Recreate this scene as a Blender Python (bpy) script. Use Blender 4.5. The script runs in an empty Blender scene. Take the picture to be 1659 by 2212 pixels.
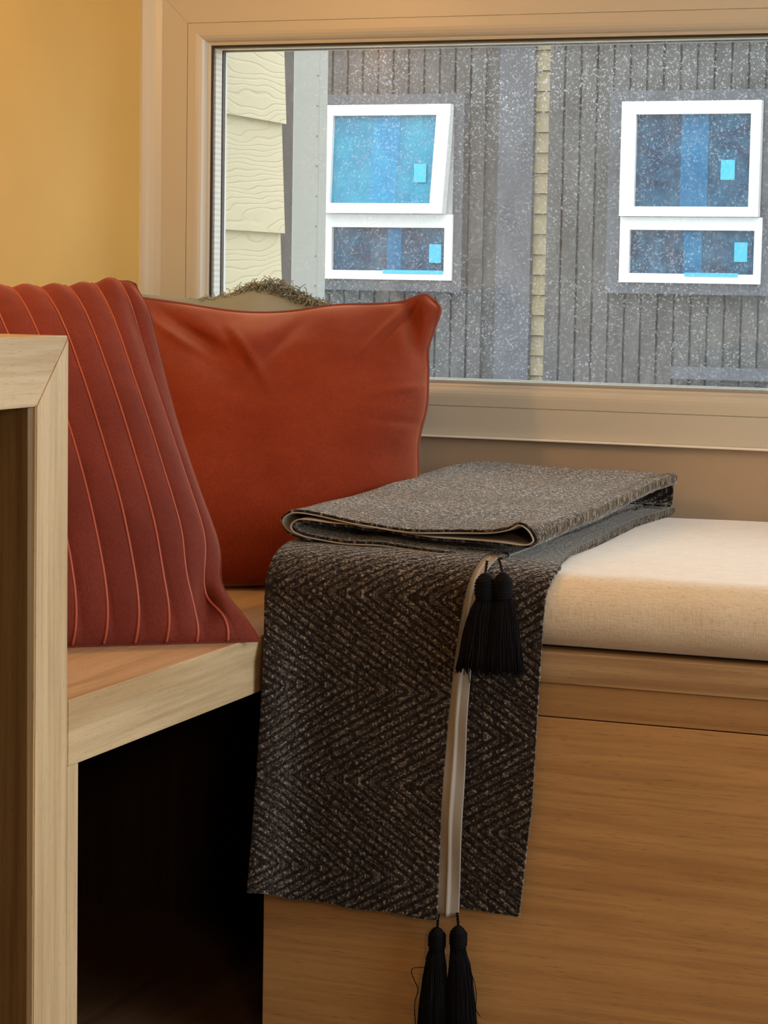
import bpy, bmesh, math, random
import numpy as np
from mathutils import Vector, Matrix, noise
random.seed(7); np.random.seed(7)
sc = bpy.context.scene
COL = sc.collection
# ---------------------------------------------------------------- camera
F, CX, CY = 4926.0, 829.5, 1106.0
YAW, PITCH, ROLL = map(math.radians, (20.7752, 5.7234, 1.0094))
EYE = np.array([0.0, 0.0, 0.92])
_f = np.array([-math.sin(YAW)*math.cos(PITCH), math.cos(YAW)*math.cos(PITCH), -math.sin(PITCH)])
_r = np.array([math.cos(YAW), math.sin(YAW), 0.0]); _u = np.cross(_r, _f)
_R = math.cos(ROLL)*_r + math.sin(ROLL)*_u; _U = -math.sin(ROLL)*_r + math.cos(ROLL)*_u
def on(px, py, ax, val):
    """point of the plane (axis ax = val) that the photograph shows at pixel px, py"""
    d = (px-CX)/F*_R - (py-CY)/F*_U + _f
    return EYE + (val-EYE[ax])/d[ax]*d
cd = bpy.data.cameras.new('camera'); cam = bpy.data.objects.new('camera', cd); COL.objects.link(cam)
cd.sensor_fit = 'HORIZONTAL'; cd.sensor_width = 36.0; cd.lens = 36.0*F/1659.0
cd.clip_start = 0.05; cd.clip_end = 200
m = Matrix.Identity(4)
for i in range(3):
    m[i][0] = _R[i]; m[i][1] = _U[i]; m[i][2] = -_f[i]; m[i][3] = EYE[i]
cam.matrix_world = m
sc.camera = cam
# ---------------------------------------------------------------- world, light, exposure
sc.view_settings.view_transform = 'Standard'; sc.view_settings.look = 'None'
sc.view_settings.exposure = 0.0; sc.view_settings.gamma = 1.0; sc.view_settings.use_curve_mapping = False
w = bpy.data.worlds.new('overcast_sky'); sc.world = w; w.use_nodes = True
bg = w.node_tree.nodes['Background']; bg.inputs[0].default_value = (0.91, 0.96, 1.0, 1)
# CIE overcast sky: the zenith three times as bright as the horizon
_nt = w.node_tree; _tc = _nt.nodes.new('ShaderNodeTexCoord'); _sp = _nt.nodes.new('ShaderNodeSeparateXYZ'); _nt.links.new(_tc.outputs['Generated'], _sp.inputs[0])
_mr = _nt.nodes.new('ShaderNodeMapRange'); _mr.inputs[1].default_value = 0; _mr.inputs[2].default_value = 1
ZENITH = 8.1
_mr.inputs[3].default_value = ZENITH/3; _mr.inputs[4].default_value = ZENITH
_nt.links.new(_sp.outputs[2], _mr.inputs[0]); _nt.links.new(_mr.outputs[0], bg.inputs[1])
sc.cycles.max_bounces = 8; sc.cycles.transparent_max_bounces = 12; sc.cycles.diffuse_bounces = 5
sc.cycles.sample_clamp_indirect = 6.0
def area(name, loc, target, size, power, color, size_y=None, portal=False):
    l = bpy.data.lights.new(name, 'AREA'); l.energy = power; l.color = color; l.size = size
    if size_y: l.shape = 'RECTANGLE'; l.size_y = size_y
    if portal: l.cycles.is_portal = True
    o = bpy.data.objects.new(name, l); COL.objects.link(o); o.location = loc
    o.rotation_euler = (Vector(target)-Vector(loc)).to_track_quat('-Z', 'Y').to_euler()
    return o
area('window_portal', (-0.25, 3.80, 1.04), (-0.25, 0, 1.04), 3.1, 1, (1, 1, 1), 0.7, True)
area('added_window_portal', (2.62, 1.9, 1.05), (0, 1.9, 1.05), 3.0, 1, (1, 1, 1), 2.2, True)  # portal of the added side opening
WARM = (1.0, 0.59, 0.26)
area('ceiling_fill_light', (-0.6, 1.0, 2.24), (-0.8, 2.8, 0.4), 0.35, 4.5, WARM)  # added warm fill under the unseen ceiling lamp
area('floor_fill_light', (0.75, -0.45, 1.40), (-0.9, 2.8, 0.4), 0.34, 12.5, WARM)  # added warm fill beside the unseen floor lamp, aimed at the bench
area('side_fill_light', (2.44, 2.2, 1.45), (-0.9, 2.9, 0.5), 1.3, 26, (0.93, 0.97, 1.0), 1.2)  # added fill just inside the side opening, boosts the daylight
# ---------------------------------------------------------------- constants of the place
FL = -0.13          # floor
XL = -1.2167        # face of the left bench arm and of the side table
YF = 2.8017         # front plane of the window bench
ZB = 0.45           # top of the bench boards
XW = -1.866         # left wall
YW = 3.68           # face of the window wall and frame
CEIL = 2.3
# ---------------------------------------------------------------- material helpers
class N:
    def __init__(s, name):
        s.m = bpy.data.materials.new(name); s.m.use_nodes = True; s.t = s.m.node_tree
        s.t.nodes.clear(); s.out = s.t.nodes.new('ShaderNodeOutputMaterial')
    def n(s, typ, ins=None, **props):
        nd = s.t.nodes.new('ShaderNode'+typ)
        for k, v in props.items(): setattr(nd, k, v)
        for k, v in (ins or {}).items():
            sk = nd.inputs[k]
            if isinstance(v, bpy.types.NodeSocket): s.t.links.new(v, sk)
            else: sk.default_value = v
        return nd
    def math(s, op, a, b=0.0, c=0.0, clamp=False):
        return s.n('Math', {0: a, 1: b, 2: c}, operation=op, use_clamp=clamp).outputs[0]
    def ramp(s, fac, stops, interp='LINEAR'):
        nd = s.n('ValToRGB', {0: fac}); cr = nd.color_ramp; cr.interpolation = interp
        while len(cr.elements) < len(stops): cr.elements.new(0.5)
        for e, (p, c) in zip(cr.elements, stops):
            e.position = p; e.color = (c, c, c, 1) if isinstance(c, (int, float)) else (*c, 1)
        return nd.outputs[0]
    def mix(s, fac, a, b, mode='MIX'):
        nd = s.n('Mix', data_type='RGBA', blend_type=mode)
        for i, v in ((0, fac), (6, a), (7, b)):
            if isinstance(v, bpy.types.NodeSocket): s.t.links.new(v, nd.inputs[i])
            else: nd.inputs[i].default_value = v if i == 0 else (*v, 1)
        return nd.outputs[2]
    def coord(s, kind='Object', scale=(1, 1, 1), loc=(0, 0, 0), rot=(0, 0, 0)):
        tc = s.n('TexCoord')
        return s.n('Mapping', {0: tc.outputs[kind], 'Scale': scale, 'Location': loc, 'Rotation': rot}).outputs[0]
    def noise(s, vec, scale, detail=3, rough=0.55, dist=0.0):
        return s.n('TexNoise', {'Vector': vec, 'Scale': scale, 'Detail': detail, 'Roughness': rough, 'Distortion': dist}).outputs['Fac']
    def bump(s, h, strength=0.3, dist=0.001, normal=None):
        i = {'Height': h, 'Strength': strength, 'Distance': dist}
        if normal: i['Normal'] = normal
        return s.n('Bump', i).outputs[0]
    def pbr(s, color, rough=0.5, normal=None, **kw):
        i = {'Roughness': rough}
        i['Base Color'] = color if isinstance(color, bpy.types.NodeSocket) else (*color, 1)
        if normal: i['Normal'] = normal
        for k, v in kw.items(): i[k.replace('_', ' ')] = v
        b = s.n('BsdfPrincipled', i)
        s.t.links.new(b.outputs[0], s.out.inputs[0]); return s.m

def wood(name, axis, base, dark, gloss=0.45, streak=1.0, loc=(0, 0, 0), fine=1.0):
    a = N(name)
    sl = [1.0, 1.0, 1.0]; sl[axis] = 0.035
    v = a.coord('Object', tuple(sl), loc)
    warp = a.noise(a.coord('Object', tuple(0.5 if i != axis else 0.12 for i in range(3)), loc), 6, 2)
    wv = a.n('VectorMath', {0: v, 1: a.n('VectorMath', {0: a.n('CombineXYZ', {0: warp, 1: warp, 2: warp}).outputs[0], 1: (0.03, 0.03, 0.03)}, operation='MULTIPLY').outputs[0]}, operation='ADD').outputs[0]
    broad = a.noise(wv, 38, 3, 0.6)
    mid = a.noise(wv, 120, 3, 0.65)
    sl2 = [1.0, 1.0, 1.0]; sl2[axis] = 0.06
    v2 = a.coord('Object', tuple(sl2), loc)
    pores = a.noise(v2, 900*fine, 2, 0.6)
    c1 = a.ramp(broad, [(0.34, dark), (0.50, base), (0.75, tuple(min(1, c*1.14) for c in base))])
    c2 = a.mix(a.ramp(mid, [(0.46, 0.0), (0.68, 0.45*streak)]), c1, tuple(c*0.74 for c in dark))
    c3 = a.mix(a.ramp(pores, [(0.60, 0.0), (0.72, 0.55)]), c2, tuple(c*0.5 for c in dark))
    return a.pbr(c3, gloss, a.bump(a.math('SUBTRACT', mid, pores), 0.16, 0.0006))

def plain(name, color, rough=0.6, bump=None, var=0.0, **kw):
    a = N(name); col = color; nm = None; v = a.coord()
    if var:
        col = a.mix(a.ramp(a.noise(v, 7, 4), [(0.3, 0.0), (0.7, 1.0)]), tuple(c*(1-var) for c in color), tuple(min(1, c*(1+var)) for c in color))
    if bump: nm = a.bump(a.noise(v, bump[0], 3), bump[1], bump[2])
    return a.pbr(col, rough, nm, **kw)

LO, LD = (0.60, 0.46, 0.27), (0.47, 0.33, 0.17)
M = {}
M['oak_y'] = wood('light_oak_along_depth', 1, LO, LD)
M['oak_z'] = wood('light_oak_upright', 2, LO, LD, streak=0.8)
M['oak_x'] = wood('light_oak_along_width', 0, (0.50, 0.33, 0.17), (0.36, 0.215, 0.10))
M['oak_top'] = wood('oak_bench_top', 1, (0.58, 0.43, 0.27), (0.46, 0.32, 0.18), 0.36)
M['panel'] = wood('honey_oak_veneer', 0, (0.54, 0.30, 0.11), (0.455, 0.24, 0.082), 0.5, 1.1, fine=0.7)
M['rail'] = wood('honey_oak_rail', 0, (0.43, 0.24, 0.095), (0.36, 0.19, 0.07), 0.45, 0.3, (3, 1, 2), fine=0.7)
M['shade_board'] = wood('shade_darkened_board', 2, (0.034, 0.013, 0.009), (0.024, 0.009, 0.006), 0.9)  # shade of the space under the bench is put into this near-black colour
M['shade_veneer'] = wood('shade_brown_veneer', 2, (0.17, 0.10, 0.035), (0.11, 0.058, 0.02), 0.5)  # shade on the table's inner board face is put into this brown
M['floor'] = wood('brown_floor_boards', 1, (0.15, 0.08, 0.04), (0.11, 0.055, 0.025), 0.5)
M['wall'] = plain('mustard_beige_wall_paint', (0.67, 0.415, 0.11), 0.75, (420, 0.25, 0.0006), 0.03)
M['wall_plain'] = plain('beige_wall_paint', (0.42, 0.335, 0.235), 0.8, (420, 0.2, 0.0005), 0.02)
M['wall_white'] = plain('off_white_paint', (0.72, 0.68, 0.6), 0.8)
M['frame'] = plain('satin_off_white_frame', (0.57, 0.55, 0.46), 0.38, (500, 0.08, 0.0003))
M['gasket_grey'] = plain('grey_rubber_gasket', (0.30, 0.30, 0.29), 0.6)
M['lip'] = plain('highlight_edge_strip', (0.90, 0.86, 0.78), 0.25)  # whitened so that the ledge's bright highlight sits in the colour
M['gasket'] = plain('black_rubber_gasket', (0.02, 0.02, 0.018), 0.6)
def spacer():
    a = N('white_perforated_spacer'); v = a.coord('Object', (0, 0, 1))
    wv = a.n('TexWave', {'Vector': v, 'Scale': 32.0}, wave_type='BANDS', bands_direction='Z').outputs['Fac']
    return a.pbr(a.mix(a.ramp(wv, [(0.55, 0), (0.75, 0.35)]), (0.95, 0.97, 0.97), (0.5, 0.55, 0.57)), 0.3)
M['spacer'] = spacer()
def glass(dirt=True):
    a = N('dirty_window_glass' if dirt else 'clear_window_glass')
    tr = a.n('BsdfTransparent', {0: (0.97, 0.985, 0.98, 1)}); gl = a.n('BsdfGlossy', {'Roughness': 0.02, 'Color': (1, 1, 1, 1)})
    fr = a.n('Fresnel', {'IOR': 1.35})
    s1 = a.n('MixShader', {0: fr.outputs[0], 1: tr.outputs[0], 2: gl.outputs[0]})
    if not dirt:
        a.t.links.new(s1.outputs[0], a.out.inputs[0]); return a.m
    v = a.coord('Object')
    # curled water marks: thin rings around voronoi cells, broken up by noise
    vd = a.n('VectorMath', {0: v, 1: a.n('VectorMath', {0: a.n('TexNoise', {'Vector': v, 'Scale': 140.0, 'Detail': 2.0}).outputs['Color'], 1: (0.012, 0.012, 0.012)}, operation='MULTIPLY').outputs[0]}, operation='ADD').outputs[0]
    vo = a.n('TexVoronoi', {'Vector': vd, 'Scale': 175.0, 'Randomness': 1.0}, feature='F1')
    ring = a.ramp(vo.outputs['Distance'], [(0.0, 0.0), (0.21, 0.0), (0.27, 1.0), (0.31, 1.0), (0.38, 0.0)])
    part = a.ramp(a.noise(v, 250, 2), [(0.44, 0.0), (0.52, 1.0)])
    pick = a.ramp(a.n('SeparateColor', {0: vo.outputs['Color']}).outputs[0], [(0.22, 0.0), (0.28, 1.0)])
    zone = a.ramp(a.noise(v, 9, 3), [(0.30, 0.35), (0.65, 1.0)])
    v2 = a.n('TexVoronoi', {'Vector': v, 'Scale': 330.0, 'Randomness': 1.0}, feature='F1')
    dots = a.math('MULTIPLY', a.ramp(v2.outputs['Distance'], [(0.10, 1.0), (0.24, 0.0)]), a.ramp(a.n('SeparateColor', {0: v2.outputs['Color']}).outputs[1], [(0.62, 0.0), (0.68, 1.0)]))
    specks = a.math('MULTIPLY', a.math('MULTIPLY', ring, part), pick)
    specks = a.math('MAXIMUM', specks, a.math('MULTIPLY', dots, 0.65))
    sm = a.noise(a.coord('Object', (1, 1, 0.35), rot=(0, 0.5, 0)), 26, 5, 0.7)
    haze = a.ramp(sm, [(0.3, 0.010), (0.75, 0.055)])
    # rain runs, heavier close to the head and the foot of the pane
    z = a.n('SeparateXYZ', {0: v}).outputs[2]; x = a.n('SeparateXYZ', {0: v}).outputs[0]
    top = a.n('MapRange', {0: z, 1: 1.12, 2: 1.34, 3: 0.0, 4: 1.0}).outputs[0]
    # the pane's left end was wiped clean
    clean = a.n('MapRange', {0: x, 1: -1.64, 2: -1.50, 3: 0.12, 4: 1.0}).outputs[0]
    amt = a.math('MULTIPLY', a.math('MULTIPLY', specks, zone), a.math('ADD', 0.30, a.math('MULTIPLY', top, 0.40)))
    fac = a.math('MULTIPLY', a.math('ADD', amt, haze), clean, clamp=True)
    df = a.n('BsdfDiffuse', {0: (0.9, 0.93, 0.95, 1)}); tl = a.n('BsdfTranslucent', {0: (0.86, 0.9, 0.94, 1)})
    d = a.n('MixShader', {0: 0.7, 1: df.outputs[0], 2: tl.outputs[0]})
    s2 = a.n('MixShader', {0: fac, 1: s1.outputs[0], 2: d.outputs[0]})
    a.t.links.new(s2.outputs[0], a.out.inputs[0]); return a.m
M['glass'] = glass(); M['glass2'] = glass(False)
def siding():
    a = N('cream_fibre_cement_siding'); v = a.coord('Object', (1, 1, 1))
    n1 = a.noise(a.coord('Object', (1, 0.22, 1)), 7, 3, 0.5)
    z = a.n('SeparateXYZ', {0: v}).outputs[2]
    ph = a.math('ADD', a.math('MULTIPLY', z, 75.0), a.math('MULTIPLY', n1, 16.0))
    s = a.math('FRACT', ph)
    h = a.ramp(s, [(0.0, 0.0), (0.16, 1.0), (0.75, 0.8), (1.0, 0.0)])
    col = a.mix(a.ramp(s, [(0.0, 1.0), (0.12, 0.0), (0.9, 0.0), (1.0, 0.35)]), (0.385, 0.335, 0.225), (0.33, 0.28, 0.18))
    return a.pbr(col, 0.7, a.bump(h, 0.32, 0.003))
M['siding'] = siding()
M['siding_far'] = plain('cream_lap_board', (0.29, 0.23, 0.13), 0.7, None, 0.05)
M['clad'] = plain('charcoal_brown_cladding', (0.024, 0.021, 0.020), 0.65, None, 0.22)
M['clad_trim'] = plain('slate_grey_trim', (0.030, 0.031, 0.040), 0.6, None, 0.12)
M['pillar'] = plain('pale_grey_painted_metal', (0.185, 0.19, 0.175), 0.45, None, 0.03)
M['upvc'] = plain('white_upvc', (0.47, 0.47, 0.47), 0.35)
M['concrete'] = plain('grey_concrete', (0.33, 0.33, 0.32), 0.85, None, 0.1)
def film(name, c1, c2, rough=0.25):
    a = N(name); v = a.coord('Object')
    n = a.ramp(a.noise(v, 4, 4, 0.6, 1.2), [(0.35, 0.0), (0.7, 1.0)])
    return a.pbr(a.mix(n, c1, c2), 0.5, Specular_IOR_Level=0.15)
M['film_teal'] = film('teal_protective_film', (0.0, 0.10, 0.19), (0.0, 0.165, 0.25))
M['film_blue'] = film('blue_protective_film', (0.0, 0.12, 0.24), (0.0, 0.15, 0.27))
M['film_navy'] = film('dark_blue_filmed_glass', (0.002, 0.015, 0.040), (0.005, 0.06, 0.11))
M['film_royal'] = film('royal_blue_filmed_glass', (0.0, 0.055, 0.13), (0.0, 0.09, 0.18))
M['film_edge'] = plain('cyan_tape', (0.004, 0.24, 0.38), 0.4)
def velvet(name, base, deep, sheen_tint, ribs=False, sheen=0.6):
    a = N(name); v = a.coord('Object')
    n1 = a.noise(v, 9, 4, 0.6); n2 = a.noise(a.coord('Object', (1, 1, 0.35)), 520, 3, 0.7); n3 = a.noise(v, 60, 4, 0.7)
    c = a.mix(a.ramp(n1, [(0.3, 0.0), (0.7, 1.0)]), deep, base)
    c = a.mix(a.ramp(n3, [(0.35, 0.25), (0.65, 0.0)]), c, deep)
    c = a.mix(a.ramp(n2, [(0.35, 0.5), (0.6, 0.0)]), c, tuple(x*0.6 for x in deep))
    b = a.bump(n2, 0.35, 0.0009)
    return a.pbr(c, 0.85, b, Sheen_Weight=sheen, Sheen_Roughness=0.35, Sheen_Tint=(*sheen_tint, 1), Specular_IOR_Level=0.15)
M['velvet_rust'] = velvet('burnt_orange_velvet', (0.28, 0.048, 0.018), (0.20, 0.030, 0.012), (1.0, 0.42, 0.20), sheen=1.0)
M['piping'] = plain('brown_red_piping', (0.20, 0.045, 0.028), 0.85)
M['velvet_brick'] = velvet('brick_red_velvet', (0.215, 0.042, 0.028), (0.155, 0.028, 0.018), (1.0, 0.48, 0.36), sheen=0.55)
M['welt'] = plain('coral_satin_welt', (0.42, 0.09, 0.048), 0.5)
M['linen_grey'] = plain('sage_grey_linen', (0.34, 0.41, 0.41), 0.9, (900, 0.5, 0.0008), 0.1)
M['fringe'] = plain('grey_green_fringe', (0.34, 0.37, 0.31), 0.9, None, 0.4)
def linen():
    a = N('oatmeal_linen_weave'); v = a.coord('Object')
    wx = a.noise(a.coord('Object', (1, 1, 0.07)), 620, 2, 0.6); wz = a.noise(a.coord('Object', (0.07, 0.07, 1)), 620, 2, 0.6)
    wt = a.noise(a.coord('Object', (0.35, 1, 1)), 420, 3, 0.7)
    h = a.math('ADD', a.math('MULTIPLY', wx, 0.6), a.math('ADD', a.math('MULTIPLY', wz, 0.35), a.math('MULTIPLY', wt, 0.6)))
    c = a.ramp(h, [(0.50, (0.60, 0.47, 0.31)), (0.72, (0.78, 0.67, 0.49)), (0.98, (0.86, 0.78, 0.62))])
    return a.pbr(c, 0.9, a.bump(h, 0.5, 0.0010), Sheen_Weight=0.7, Sheen_Roughness=0.3, Sheen_Tint=(0.95, 0.97, 1.0, 1))
M['linen'] = linen()
def knit():
    a = N('charcoal_boucle_knit')
    uv = a.n('UVMap').outputs[0]
    dn = a.n('TexNoise', {'Vector': uv, 'Scale': 130.0, 'Detail': 3.0}).outputs['Color']
    v = a.n('VectorMath', {0: uv, 1: a.n('VectorMath', {0: dn, 1: (0.010, 0.010, 0)}, operation='MULTIPLY').outputs[0]}, operation='ADD').outputs[0]
    vv = a.n('Mapping', {0: v, 'Scale': (0.85, 1.0, 1)}).outputs[0]
    vo = a.n('TexVoronoi', {'Vector': vv, 'Scale': 330.0, 'Randomness': 0.9}, feature='F1')
    d = vo.outputs['Distance']
    rnd = a.n('SeparateColor', {0: vo.outputs['Color']}).outputs[0]
    y = a.n('SeparateXYZ', {0: uv}).outputs[1]
    rib = a.math('MULTIPLY_ADD', a.math('COSINE', a.math('MULTIPLY', y, 2*math.pi/0.0106)), 0.5, 0.5)
    ribn = a.math('ADD', rib, a.math('MULTIPLY', a.math('SUBTRACT', a.noise(uv, 60, 2), 0.5), 0.5))
    loop = a.ramp(d, [(0.25, 1.0), (0.72, 0.0)])
    fleck = a.noise(a.n('Mapping', {0: v, 'Scale': (0.7, 1.15, 1)}).outputs[0], 420, 3, 0.7)
    yarn = a.ramp(a.math('ADD', a.math('MULTIPLY', rnd, 0.45), a.math('MULTIPLY', fleck, 0.62)), [(0.28, (0.045, 0.033, 0.026)), (0.50, (0.10, 0.078, 0.058)), (0.68, (0.235, 0.20, 0.16)), (0.86, (0.44, 0.40, 0.34))])
    c = a.mix(a.math('MULTIPLY', loop, 1.0), (0.02, 0.014, 0.012), yarn)
    c = a.mix(a.ramp(ribn, [(0.16, 0.95), (0.58, 0.0)]), c, (0.012, 0.008, 0.007))
    h = a.math('ADD', a.math('MULTIPLY', loop, 0.7), a.math('ADD', a.math('MULTIPLY', fleck, 0.5), a.math('MULTIPLY', ribn, 0.5)))
    return a.pbr(c, 0.95, a.bump(h, 0.8, 0.002), Specular_IOR_Level=0.1, Sheen_Weight=a.ramp(a.math('MULTIPLY', loop, a.ramp(fleck, [(0.40, 0.0), (0.54, 1.0)])), [(0.0, 0.42), (0.6, 1.0)]), Sheen_Roughness=0.36, Sheen_Tint=(0.95, 0.97, 0.93, 1))
M['knit'] = knit()
M['lining'] = plain('cream_cotton_lining', (0.36, 0.33, 0.28), 0.85, (300, 0.15, 0.0006), 0.06)
M['tassel'] = plain('black_cotton_thread', (0.005, 0.0045, 0.006), 0.85, None, 0.3, Specular_IOR_Level=0.15)
M['lampshade'] = plain('brass', (0.6, 0.4, 0.15), 0.3, Metallic=1.0)
a_ = N('warm_bulb'); e_ = a_.n('Emission', {0: (1, 0.6, 0.28, 1), 1: 12.0}); a_.t.links.new(e_.outputs[0], a_.out.inputs[0]); M['bulb'] = a_.m
# ---------------------------------------------------------------- object helpers
def tag(o, label=None, cat=None, group=None, kind=None):
    if label: o['label'] = label
    if cat: o['category'] = cat
    if group: o['group'] = group
    if kind: o['kind'] = kind
    return o
def empty(name, loc=(0, 0, 0)):
    o = bpy.data.objects.new(name, None); COL.objects.link(o); o.location = loc; o.empty_display_size = 0.05
    return o
def mesh_obj(name, verts, faces, mat, parent=None, smooth=False, uv=None):
    me = bpy.data.meshes.new(name); me.from_pydata([tuple(map(float, v)) for v in verts], [], faces); me.update()
    if smooth: me.polygons.foreach_set('use_smooth', [True]*len(me.polygons))
    if uv is not None:
        l = me.uv_layers.new(name='UVMap'); idx = np.empty(len(me.loops), dtype=np.int32); me.loops.foreach_get('vertex_index', idx)
        l.data.foreach_set('uv', np.asarray(uv, dtype=np.float32)[idx].ravel())
    me.materials.append(M[mat])
    o = bpy.data.objects.new(name, me); COL.objects.link(o)
    if parent:
        o.parent = parent; o.matrix_parent_inverse = parent_inv(parent)
    return o
def parent_inv(p):
    return Matrix.Translation(-p.location)   # every parent here is unrotated, its location is its place in the world
def box(name, x0, x1, y0, y1, z0, z1, mat, parent=None, bev=0.0, seg=2):
    bm = bmesh.new(); bmesh.ops.create_cube(bm, size=1)
    for v in bm.verts:
        v.co = ((x0+x1)/2+v.co.x*(x1-x0), (y0+y1)/2+v.co.y*(y1-y0), (z0+z1)/2+v.co.z*(z1-z0))
    if bev: bmesh.ops.bevel(bm, geom=bm.edges[:], offset=bev, segments=seg, affect='EDGES', profile=0.5)
    return bm_obj(name, bm, mat, parent, bool(bev) and seg > 2)
def bm_obj(name, bm, mat, parent=None, smooth=False):
    me = bpy.data.meshes.new(name); bm.to_mesh(me); bm.free(); me.materials.append(M[mat])
    if smooth: me.polygons.foreach_set('use_smooth', [True]*len(me.polygons))
    o = bpy.data.objects.new(name, me); COL.objects.link(o)
    if parent:
        o.parent = parent; o.matrix_parent_inverse = parent_inv(parent)
    return o
def prism_x(name, poly, x0, x1, mat, parent=None, bev=0.0):
    """polygon in the YZ plane extruded along X"""
    bm = bmesh.new(); a = [bm.verts.new((x0, y, z)) for y, z in poly]; b = [bm.verts.new((x1, y, z)) for y, z in poly]
    n = len(poly); bm.faces.new(a); bm.faces.new(b[::-1])
    for i in range(n): bm.faces.new((a[i], b[i], b[(i+1) % n], a[(i+1) % n]))
    bmesh.ops.recalc_face_normals(bm, faces=bm.faces)
    if bev: bmesh.ops.bevel(bm, geom=bm.edges[:], offset=bev, segments=2, affect='EDGES')
    return bm_obj(name, bm, mat, parent)
def tube_geo(pts, rad, sides=6, closed=False):
    pts = [Vector(p) for p in pts]; n = len(pts); V = []; Fc = []
    rads = rad if hasattr(rad, '__len__') else [rad]*n
    ref = None
    for i, p in enumerate(pts):
        if closed: t = pts[(i+1) % n]-pts[i-1]
        else: t = pts[min(i+1, n-1)]-pts[max(i-1, 0)]
        t.normalize()
        if ref is None: ref = t.orthogonal().normalized()
        ref = (ref - t*ref.dot(t)).normalized(); b = t.cross(ref)
        for k in range(sides):
            an = 2*math.pi*k/sides; V.append(p + (ref*math.cos(an)+b*math.sin(an))*rads[i])
    for i in range(n if closed else n-1):
        j = (i+1) % n
        for k in range(sides):
            k2 = (k+1) % sides; Fc.append((i*sides+k, i*sides+k2, j*sides+k2, j*sides+k))
    if not closed:
        Fc.append(tuple(range(sides))[::-1]); Fc.append(tuple((n-1)*sides+k for k in range(sides)))
    return V, Fc
class Geo:
    def __init__(s): s.v = []; s.f = []
    def add(s, V, Fc):
        o = len(s.v); s.v += list(V); s.f += [tuple(i+o for i in f) for f in Fc]
    def obj(s, name, mat, parent=None, smooth=True): return mesh_obj(name, s.v, s.f, mat, parent, smooth)
def resample(P, step):
    """smooth polyline (Catmull-Rom), equal arc-length steps"""
    P = np.array(P, float); Q = []
    n = len(P)
    for i in range(n-1):
        p0, p1, p2, p3 = P[max(i-1, 0)], P[i], P[i+1], P[min(i+2, n-1)]
        for t in np.linspace(0, 1, 12, endpoint=False):
            Q.append(0.5*((2*p1)+(-p0+p2)*t+(2*p0-5*p1+4*p2-p3)*t*t+(-p0+3*p1-3*p2+p3)*t**3))
    Q.append(P[-1]); Q = np.array(Q)
    d = np.r_[0, np.cumsum(np.linalg.norm(np.diff(Q, axis=0), axis=1))]
    m_ = max(2, int(round(d[-1]/step))+1) if step < 1 else int(step)
    s = np.linspace(0, d[-1], m_)
    return np.stack([np.interp(s, d, Q[:, k]) for k in range(Q.shape[1])], 1), s
def vnoise(P, scale, seed=0.0):
    return np.array([noise.noise(Vector((float(p[0])*scale+seed, float(p[1])*scale+seed*1.7, float(p[2])*scale-seed))) for p in P])
def grid_normals(G):
    du = np.gradient(G, axis=0); dv = np.gradient(G, axis=1)
    n = np.cross(du, dv); return n/np.maximum(np.linalg.norm(n, axis=2, keepdims=True), 1e-12)
def shell(name, G, front, back, mat, parent, uv=None):
    """cloth: grid G (nu,nv,3) given thickness front/back (arrays) along its normal, closed all round"""
    nu, nv, _ = G.shape; n = grid_normals(G)
    A = (G + n*np.asarray(front)[..., None] if np.ndim(front) else G+n*front).reshape(-1, 3)
    B = (G - n*back).reshape(-1, 3)
    V = np.vstack([A, B]); N0 = nu*nv; I = np.arange(N0).reshape(nu, nv)
    a, b, c, d = I[:-1, :-1].ravel(), I[1:, :-1].ravel(), I[1:, 1:].ravel(), I[:-1, 1:].ravel()
    Fc = np.concatenate([np.stack([a, b, c, d], 1), np.stack([a+N0, d+N0, c+N0, b+N0], 1)]).tolist()
    ring = list(I[:, 0]) + list(I[-1, 1:]) + list(I[-2::-1, -1]) + list(I[0, -2:0:-1])
    for i in range(len(ring)):
        p, q = int(ring[i]), int(ring[(i+1) % len(ring)]); Fc.append([q, p, p+N0, q+N0])
    U = None if uv is None else np.vstack([uv.reshape(-1, 2)]*2)
    return mesh_obj(name, V, Fc, mat, parent, True, U)
# ================================================================ SETTING
def structure(o, label=None): o['kind'] = 'structure'; return o
structure(box('floor', XW-0.3, 2.6, -2.2, 3.85, FL-0.06, FL, 'floor'))
structure(box('ceiling', XW-0.3, 2.6, -2.2, 3.85, CEIL, CEIL+0.06, 'wall_white'))
structure(box('wall_left', XW-0.12, XW, -2.2, 3.665, FL, CEIL, 'wall'))
structure(box('wall_near', XW-0.12, 2.6, -2.3, -2.2, FL, CEIL, 'wall_plain'))
WX0, WX1 = -1.831, 1.25            # outer edges of the window frame
WZ0, WZ1 = 0.664, 1.4187
wb = structure(empty('wall_back', (0, 3.7, FL)))
box('wall_below_window', XW-0.1, 2.6, YW+0.004, 3.80, FL, WZ0-0.004, 'wall_plain', wb)
box('wall_above_window', XW-0.1, 2.6, YW+0.004, 3.80, WZ1+0.002, CEIL, 'wall_plain', wb)
box('wall_beside_window', WX1+0.002, 2.6, YW+0.004, 3.80, WZ0-0.004, WZ1+0.002, 'wall_plain', wb)
structure(box('trim_1', XW-0.1, 2.6, YW-0.012, YW+0.01, WZ0-0.0040, WZ0, 'lip', bev=0.0014))
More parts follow.
